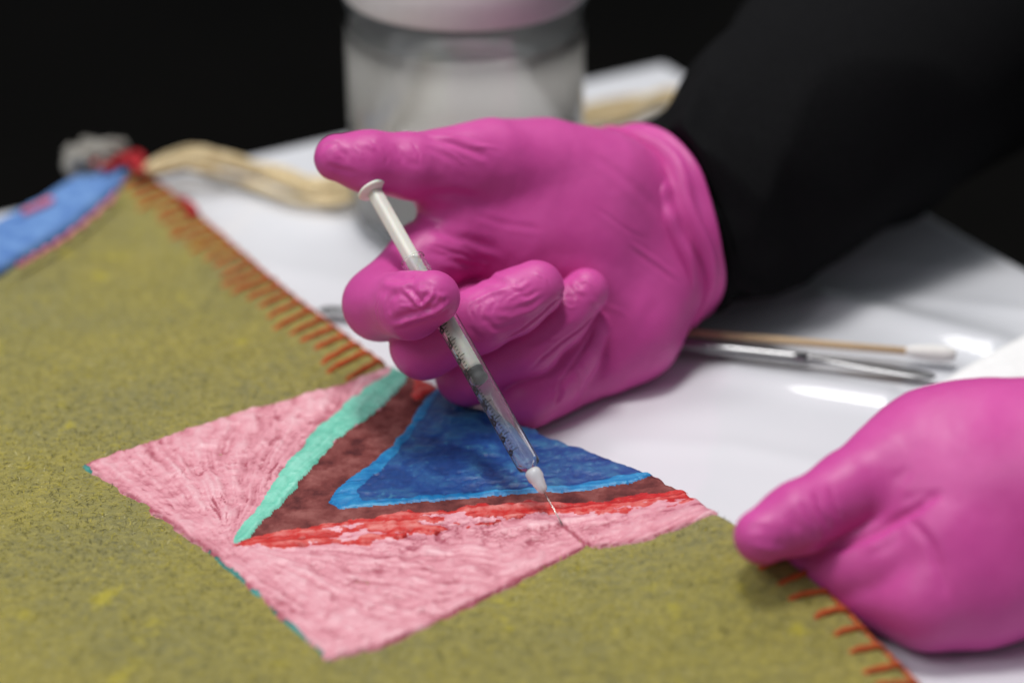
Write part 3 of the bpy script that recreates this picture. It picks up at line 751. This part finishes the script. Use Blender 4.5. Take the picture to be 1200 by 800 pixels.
def build_hand(name, parent, palm, palm_k, fingers, sig, h, creases, label, table_clip=0.8):
    allp = [p for c in palm for p in c]+[p for f in fingers for p in f]
    C = np.array([cpt(*p[:3]) for p in allp]); R_ = np.array([p[3] for p in allp])
    lo = (C-R_[:, None]).min(0)-6; hi = (C+R_[:, None]).max(0)+6
    ax = [np.arange(lo[k], hi[k], h, dtype=np.float32) for k in range(3)]
    G = np.meshgrid(*ax, indexing='ij')
    D = None
    for c in palm:
        s = chain(G, c, palm_k); D = s if D is None else smin(D, s, palm_k)
    for f, sg in zip(fingers, sig):
        s = chain(G, f, 4.0); m = cpt(*f[0][:3])
        dd = np.sqrt((G[0]-m[0])**2+(G[1]-m[1])**2+(G[2]-m[2])**2)
        k = 0.7+8.0*np.exp(-(dd/sg)**2).astype(np.float32); D = smin(D, s, k)
    zw = CAM_H*1000-G[2]*sp+G[1]*cp
    D = -smin(-D, zw-table_clip, 2.0)
    V, Q = surface_net(D, lo, h)
    for _ in range(1):                                   # light relaxation
        acc = np.zeros_like(V); n = np.zeros(len(V))
        for a, b in ((0, 1), (1, 2), (2, 3), (3, 0)):
            np.add.at(acc, Q[:, a], V[Q[:, b]]); np.add.at(acc, Q[:, b], V[Q[:, a]]); np.add.at(n, Q[:, a], 1); np.add.at(n, Q[:, b], 1)
        V = 0.6*V+0.4*acc/n[:, None]
    N = vert_normals(V, Q)
    px, py = 600+FPX*V[:, 0]/V[:, 2], 400-FPX*V[:, 1]/V[:, 2]
    def snap(x, y):
        r = np.hypot(px-x, py-y); m = np.where(r < 5.0)[0]
        if len(m) == 0: m = np.argsort(r)[:3]
        return V[m[np.argmin(V[m, 2])]]
    dsp = 0.10*noise3(V[:, 0]/9, V[:, 1]/9, V[:, 2]/9, 3) + 0.06*noise3(V[:, 0]/3.2, V[:, 1]/3.2, V[:, 2]/3.2, 4)
    for pts, am, wd in creases:
        fine = []
        for a, b in zip(pts, pts[1:]):
            for t in np.linspace(0, 1, 8, endpoint=False): fine.append(snap(a[0]+(b[0]-a[0])*t, a[1]+(b[1]-a[1])*t))
        fine.append(snap(*pts[-1])); fine = np.array(fine)
        fine[1:-1] = (fine[:-2]+fine[1:-1]+fine[2:])/3
        lo_, hi_ = fine.min(0)-4*wd, fine.max(0)+4*wd
        m = np.where(np.all((V > lo_) & (V < hi_), 1))[0]; best = np.full(len(m), 99.0); tb_ = np.zeros(len(m))
        for i, (a, b) in enumerate(zip(fine, fine[1:])):
            ab = b-a; t = np.clip(((V[m]-a)@ab)/(ab@ab+1e-9), 0, 1); d = np.linalg.norm(V[m]-a-t[:, None]*ab, axis=1)
            u = d < best; best[u] = d[u]; tb_[u] = (i+t[u])/(len(fine)-1)
        fade = np.clip(np.minimum(tb_, 1-tb_)*5+0.15, 0, 1)
        g = np.exp(-(best/wd)**2); side = (0.45 if abs(am) < 0.65 else 0.0)*np.exp(-((best-1.9*wd)/wd)**2)
        dsp[m] += am*fade*(g-side)
    V = V+N*dsp[:, None]
    o = np_mesh(name, cam2world(V/1000.0), Q, MAT['glove'], parent)
    o['label'] = label
    return o

person = empty('person', tuple(P(820, 300, 0.80)), 'person in a black long-sleeved top and bright pink gloves holding a syringe', 'person')

# hand with the syringe: palm faces the viewer, thumb on the plunger, fingers curled round the barrel
palm_r = [
    [(520, 194, .749, 10.3), (575, 195, .760, 13.2), (635, 208, .772, 17), (700, 226, .780, 18.5), (765, 240, .793, 17)],
    [(575, 285, .766, 12), (660, 275, .773, 16), (765, 255, .791, 17)],
    [(600, 335, .771, 13), (690, 318, .774, 16), (770, 280, .791, 17)],
    [(635, 385, .781, 12), (715, 358, .782, 16), (772, 305, .792, 17)],
    [(700, 428, .774, 12), (735, 388, .779, 15.5), (775, 330, .789, 15.5)],
    [(519, 236, .752, 7.0), (532, 262, .755, 9.5), (600, 282, .766, 14), (680, 262, .774, 16)],
]
fing_r = [
    [(540, 194, .752, 10.4), (482, 195, .743, 9.7), (432, 190, .739, 9.0), (396, 185, .737, 7.3)],
    [(562, 278, .764, 12), (502, 302, .751, 11.4), (445, 356, .737, 10.6), (480, 358, .718, 9.4), (507, 349, .7115, 8.2)],
    [(600, 335, .778, 12), (540, 375, .752, 10), (497, 405, .7355, 9.6), (560, 376, .7315, 9.2), (600, 355, .733, 9.3), (628, 338, .735, 8.7)],
    [(635, 385, .776, 12), (580, 425, .755, 10), (548, 438, .749, 9.2), (620, 404, .7455, 8.8), (655, 372, .748, 8.4), (686, 342, .750, 7.3)],
    [(700, 430, .774, 11), (640, 462, .762, 9.5), (616, 469, .751, 8.6), (650, 441, .7545, 8.2), (672, 413, .757, 7.6), (690, 385, .760, 6.5)],
]
cr_r = [
    ([(371, 176), (380, 165), (394, 164), (402, 176), (400, 190)], -0.28, 0.9), ([(378, 196), (395, 203), (415, 207)], -0.25, 0.9),
    ([(466, 166), (472, 178), (476, 190)], -0.16, 0.8), ([(430, 163), (442, 172)], 0.25, 0.8), ([(470, 174), (484, 190), (500, 196)], -0.12, 0.9),
    ([(505, 158), (535, 166), (560, 176), (578, 184)], -0.45, 1.1), ([(520, 156), (548, 160), (575, 172)], 0.35, 1.0), ([(500, 170), (520, 178), (538, 190)], -0.16, 0.9),
    ([(496, 234), (530, 231), (565, 236)], -0.35, 1.6), ([(505, 262), (540, 280), (585, 292)], -0.3, 1.6), ([(500, 290), (530, 300), (570, 322), (600, 330)], -0.4, 1.4), ([(515, 275), (555, 290), (590, 310)], 0.25, 1.2),
    ([(452, 318), (470, 322), (486, 318)], -0.6, 1.5), ([(445, 330), (462, 334), (480, 330)], 0.4, 1.3),
    ([(470, 335), (480, 350), (489, 365)], 0.60, 0.7), ([(489, 365), (500, 352), (506, 336)], 0.62, 0.7), ([(478, 340), (489, 356), (500, 338)], -0.5, 1.6), ([(455, 386), (485, 377), (512, 371), (530, 358)], 0.62, 0.9), ([(458, 378), (485, 369), (508, 362)], -0.4, 1.2), ([(462, 338), (452, 352), (452, 372)], -0.4, 1.2),
    ([(474, 340), (490, 330), (508, 330)], -0.18, 1.0), ([(505, 340), (520, 345), (530, 344)], 0.2, 0.7),
    ([(548, 352), (570, 340), (592, 334)], 0.22, 0.8), ([(566, 372), (585, 388), (610, 384)], -0.28, 0.9), ([(580, 368), (600, 376), (628, 366), (645, 352)], 0.22, 0.9), ([(600, 330), (612, 334), (624, 326)], 0.2, 0.7),
    ([(612, 340), (622, 346), (634, 340)], -0.2, 0.8), ([(585, 362), (610, 350), (640, 348)], 0.12, 0.8), ([(545, 385), (556, 396), (572, 402)], -0.2, 0.9),
    ([(668, 326), (676, 336), (688, 338)], 0.35, 0.8), ([(660, 345), (668, 342), (676, 346)], -0.25, 0.7), ([(620, 415), (650, 398), (680, 372)], 0.14, 1.0),
    ([(656, 476), (660, 464), (661, 455)], -0.6, 0.9), ([(684, 462), (686, 446), (680, 432)], -0.45, 1.0),
    ([(440, 345), (436, 362), (440, 380)], -0.16, 0.5), ([(450, 344), (447, 362), (451, 378)], -0.14, 0.5), ([(515, 336), (523, 348), (522, 360)], 0.18, 0.5), ([(462, 360), (476, 362), (486, 368)], 0.16, 0.5),
    ([(560, 344), (566, 356), (562, 370)], -0.16, 0.5), ([(572, 338), (580, 350), (578, 366)], -0.14, 0.5), ([(590, 350), (606, 342), (622, 340)], 0.18, 0.5), ([(604, 362), (622, 352), (640, 342)], 0.16, 0.5), ([(628, 314), (640, 322), (646, 334)], 0.18, 0.5),
    ([(553, 348), (548, 360), (551, 372)], -0.18, 0.5), ([(640, 390), (652, 400), (660, 396)], -0.14, 0.5), ([(676, 326), (690, 324), (698, 334)], 0.22, 0.5), ([(664, 352), (672, 360), (682, 356)], 0.16, 0.5), ([(640, 440), (652, 450), (664, 444)], -0.16, 0.5),
    ([(486, 164), (494, 178), (496, 192)], -0.14, 0.5), ([(520, 170), (540, 182), (552, 196)], 0.14, 0.6), ([(452, 170), (458, 182), (456, 196)], -0.12, 0.5), ([(530, 160), (556, 168), (590, 172)], 0.2, 0.7), ([(412, 166), (420, 176), (422, 188)], 0.12, 0.5),
    ([(520, 300), (548, 306), (580, 318)], 0.2, 0.7), ([(508, 284), (540, 296), (565, 312)], -0.22, 0.6), ([(560, 250), (600, 262), (640, 266)], -0.16, 1.0), ([(700, 240), (730, 262), (760, 282)], -0.14, 0.8), ([(690, 350), (720, 366), (742, 372)], 0.12, 0.8),
    ([(740, 284), (770, 302), (800, 325)], 0.28, 0.8), ([(745, 292), (775, 312), (798, 330)], -0.2, 1.0), ([(690, 172), (740, 210), (780, 250)], -0.25, 1.6), ([(770, 335), (745, 380), (715, 415)], 0.15, 2.0),
    ([(620, 300), (680, 300), (740, 320)], -0.2, 3.0),
    ([(700, 378), (692, 402), (672, 432), (655, 462)], -0.8, 0.7), ([(704, 368), (690, 384), (655, 410), (622, 438)], -0.7, 0.6), ([(660, 350), (640, 370), (615, 390), (590, 404)], -0.7, 0.6),
]
build_hand('glove', person, palm_r, 9.0, fing_r, (22, 20, 14, 9, 8), 0.5, cr_r, 'bright pink glove with its palm open and fingers curled round the syringe')

# hand pinching the felt
palm_l = [
    [(1040, 552, .662, 12), (1090, 532, .667, 15), (1150, 532, .668, 18), (1240, 560, .660, 25), (1330, 560, .668, 27), (1420, 545, .685, 28)],
    [(1150, 590, .655, 18), (1240, 590, .655, 23), (1330, 580, .665, 25)],
    [(1200, 610, .656, 17), (1270, 610, .655, 20)],
    [(1090, 702, .6465, 12.5), (1135, 692, .649, 13), (1180, 672, .652, 14), (1240, 640, .656, 16)],
    [(1080, 560, .664, 12), (1090, 610, .657, 13), (1105, 650, .650, 13)],
]
fing_l = [
    [(1070, 538, .665, 12.5), (1000, 573, .657, 10.6), (935, 607, .649, 9.2), (893, 628, .6455, 7.6)],
    [(1150, 600, .655, 16), (1105, 640, .650, 15.5), (1050, 658, .653, 13), (1000, 664, .657, 11), (945, 662, .662, 8.5)],
    [(1150, 620, .652, 14), (1115, 675, .6475, 14), (1086, 704, .6455, 12.5), (1010, 692, .655, 9)],
    [(1195, 605, .660, 15), (1130, 692, .650, 13), (1060, 668, .668, 8)],
    [(1235, 600, .660, 15), (1175, 672, .652, 13), (1120, 648, .668, 8)],
]
cr_l = [
    ([(935, 652), (985, 636), (1030, 614), (1060, 598), (1098, 575)], -1.7, 1.3), ([(1058, 602), (1085, 628), (1098, 665), (1108, 702)], -0.66, 1.2),
    ([(1040, 560), (1068, 548)], -0.2, 1.6), ([(1048, 587), (1080, 576), (1105, 578)], -0.25, 1.3),
    ([(926, 594), (940, 616), (948, 640)], -0.5, 0.8), ([(942, 586), (952, 606), (960, 636)], -0.55, 0.8), ([(958, 574), (966, 596), (976, 624)], -0.64, 0.8), ([(974, 567), (982, 588), (990, 612)], -0.5, 0.8), ([(916, 600), (928, 620), (934, 642)], -0.3, 0.8),
    ([(872, 618), (886, 614), (902, 620), (906, 636)], -0.25, 1.0), ([(880, 642), (905, 648), (925, 646)], 0.35, 1.0), ([(912, 602), (924, 620), (930, 640)], 0.3, 0.9),
    ([(1010, 640), (1030, 632), (1050, 616)], 0.3, 1.2),
]
build_hand('glove', person, palm_l, 12.0, fing_l, (24, 20, 22, 20, 20), 0.9, cr_l, 'bright pink glove whose thumb pinches the felt edge')

# glove cuff with gathered folds, and sleeves --------------------------------
def ring_frame():
    axc = np.array([.81, .365, .45]); axc /= np.linalg.norm(axc)
    cen = cpt(772, 262, .800); maj = np.array([95, -225, 0.]); maj -= axc*(maj@axc); maj /= np.linalg.norm(maj)
    return cen, axc, maj, np.cross(axc, maj)
def cuff():
    cen, axc, maj, mnr = ring_frame(); seg = 160; th = np.linspace(0, 2*np.pi, seg, endpoint=False)
    rows = []
    sv = np.linspace(-24, 0, 46)
    for s in sv:
        u = (s+24)/24
        ra = 29.0+5.5*u; rb = 26.0+5.5*u
        ph = 0.10*np.sin(th+.6)+0.07*np.sin(2*th+2.0)+0.05*np.sin(5*th)
        q = u+ph
        bulge = (2.0*np.exp(-((q-.52)/.085)**2)-2.6*np.exp(-((q-.38)/.06)**2)-1.8*np.exp(-((q-.68)/.05)**2)+1.6*np.exp(-((q-.82)/.07)**2))*(0.65+0.35*np.sin(th*2+1))
        r = 2.3*bulge+0.45*np.sin(th*19+3*np.sin(th*3))*np.exp(-((q-.45)/.2)**2)+0.7*noise3(np.cos(th)*3, np.sin(th)*3, np.full_like(th, u*6), 6)*np.clip(u*3-.4, 0, 1)
        shift = 3.0*np.sin(th-0.4)*u+1.5*np.sin(3*th+1)*u
        rows.append(cen+axc*(s+shift)[:, None]+((ra+r)*np.cos(th))[:, None]*maj+((rb+r)*np.sin(th))[:, None]*mnr)
    last = rows[-1]; out = last-(cen+axc*0); out = out-(out@axc)[:, None]*axc; out /= np.linalg.norm(out, axis=1)[:, None]
    for k in range(1, 9):                                   # rolled bead
        a = k/8*math.pi*1.5; rows.append(last+axc*(1.0*math.sin(a))-out*(1.0-1.0*math.cos(a)))
    rows.append(rows[-1]-axc*6-out*0.8)
    V = np.vstack(rows); n = len(rows); i, j = np.meshgrid(np.arange(n-1), np.arange(seg), indexing='ij'); k2 = (j+1) % seg
    Q = np.stack([i*seg+j, i*seg+k2, (i+1)*seg+k2, (i+1)*seg+j], -1).reshape(-1, 4)
    o = np_mesh('glove_cuff', cam2world(V/1000), Q, MAT['glove'], person); o['label'] = 'gathered rolled pink cuff at the wrist'
cuff()
def sleeve(pts, n, seed, name='sleeve'):
    q = smooth_path([list(P(a, b, d))+[r] for a, b, d, r in pts], n); c, r = q[:, :3], q[:, 3]/1000
    def disp(i, th):
        s = i/n
        x_, y_ = np.cos(th)*1.1, np.sin(th)*1.1
        a = 1-2*np.abs(noise3(x_+s*5, y_+s*3, np.full_like(th, s*13), seed)); b = noise3(x_*.9, y_*.9, np.full_like(th, s*6), seed+9)
        near = math.exp(-((s-.13)/.10)**2)
        return (0.0018+0.0042*near)*a+0.0026*b
    o = loft(name, c, r, r*0.94, 96, MAT['black'], person, disp=disp); o['label'] = 'black knitted sleeve'; return o
sleeve([(768, 263, .798, 29), (792, 254, .803, 31.5), (830, 234, .808, 36), (900, 190, .823, 42), (970, 135, .842, 47.5), (1050, 62, .870, 52), (1180, -40, .910, 59), (1340, -170, .955, 66), (1500, -290, .99, 70), (1700, -450, 1.05, 72), (1900, -640, 1.12, 74)], 190, 1)
sleeve([(1385, 552, .680, 31), (1420, 545, .684, 34), (1520, 490, .72, 40), (1660, 400, .79, 46), (1800, 300, .86, 52), (2050, 80, .98, 60), (2250, -160, 1.08, 66)], 110, 4)
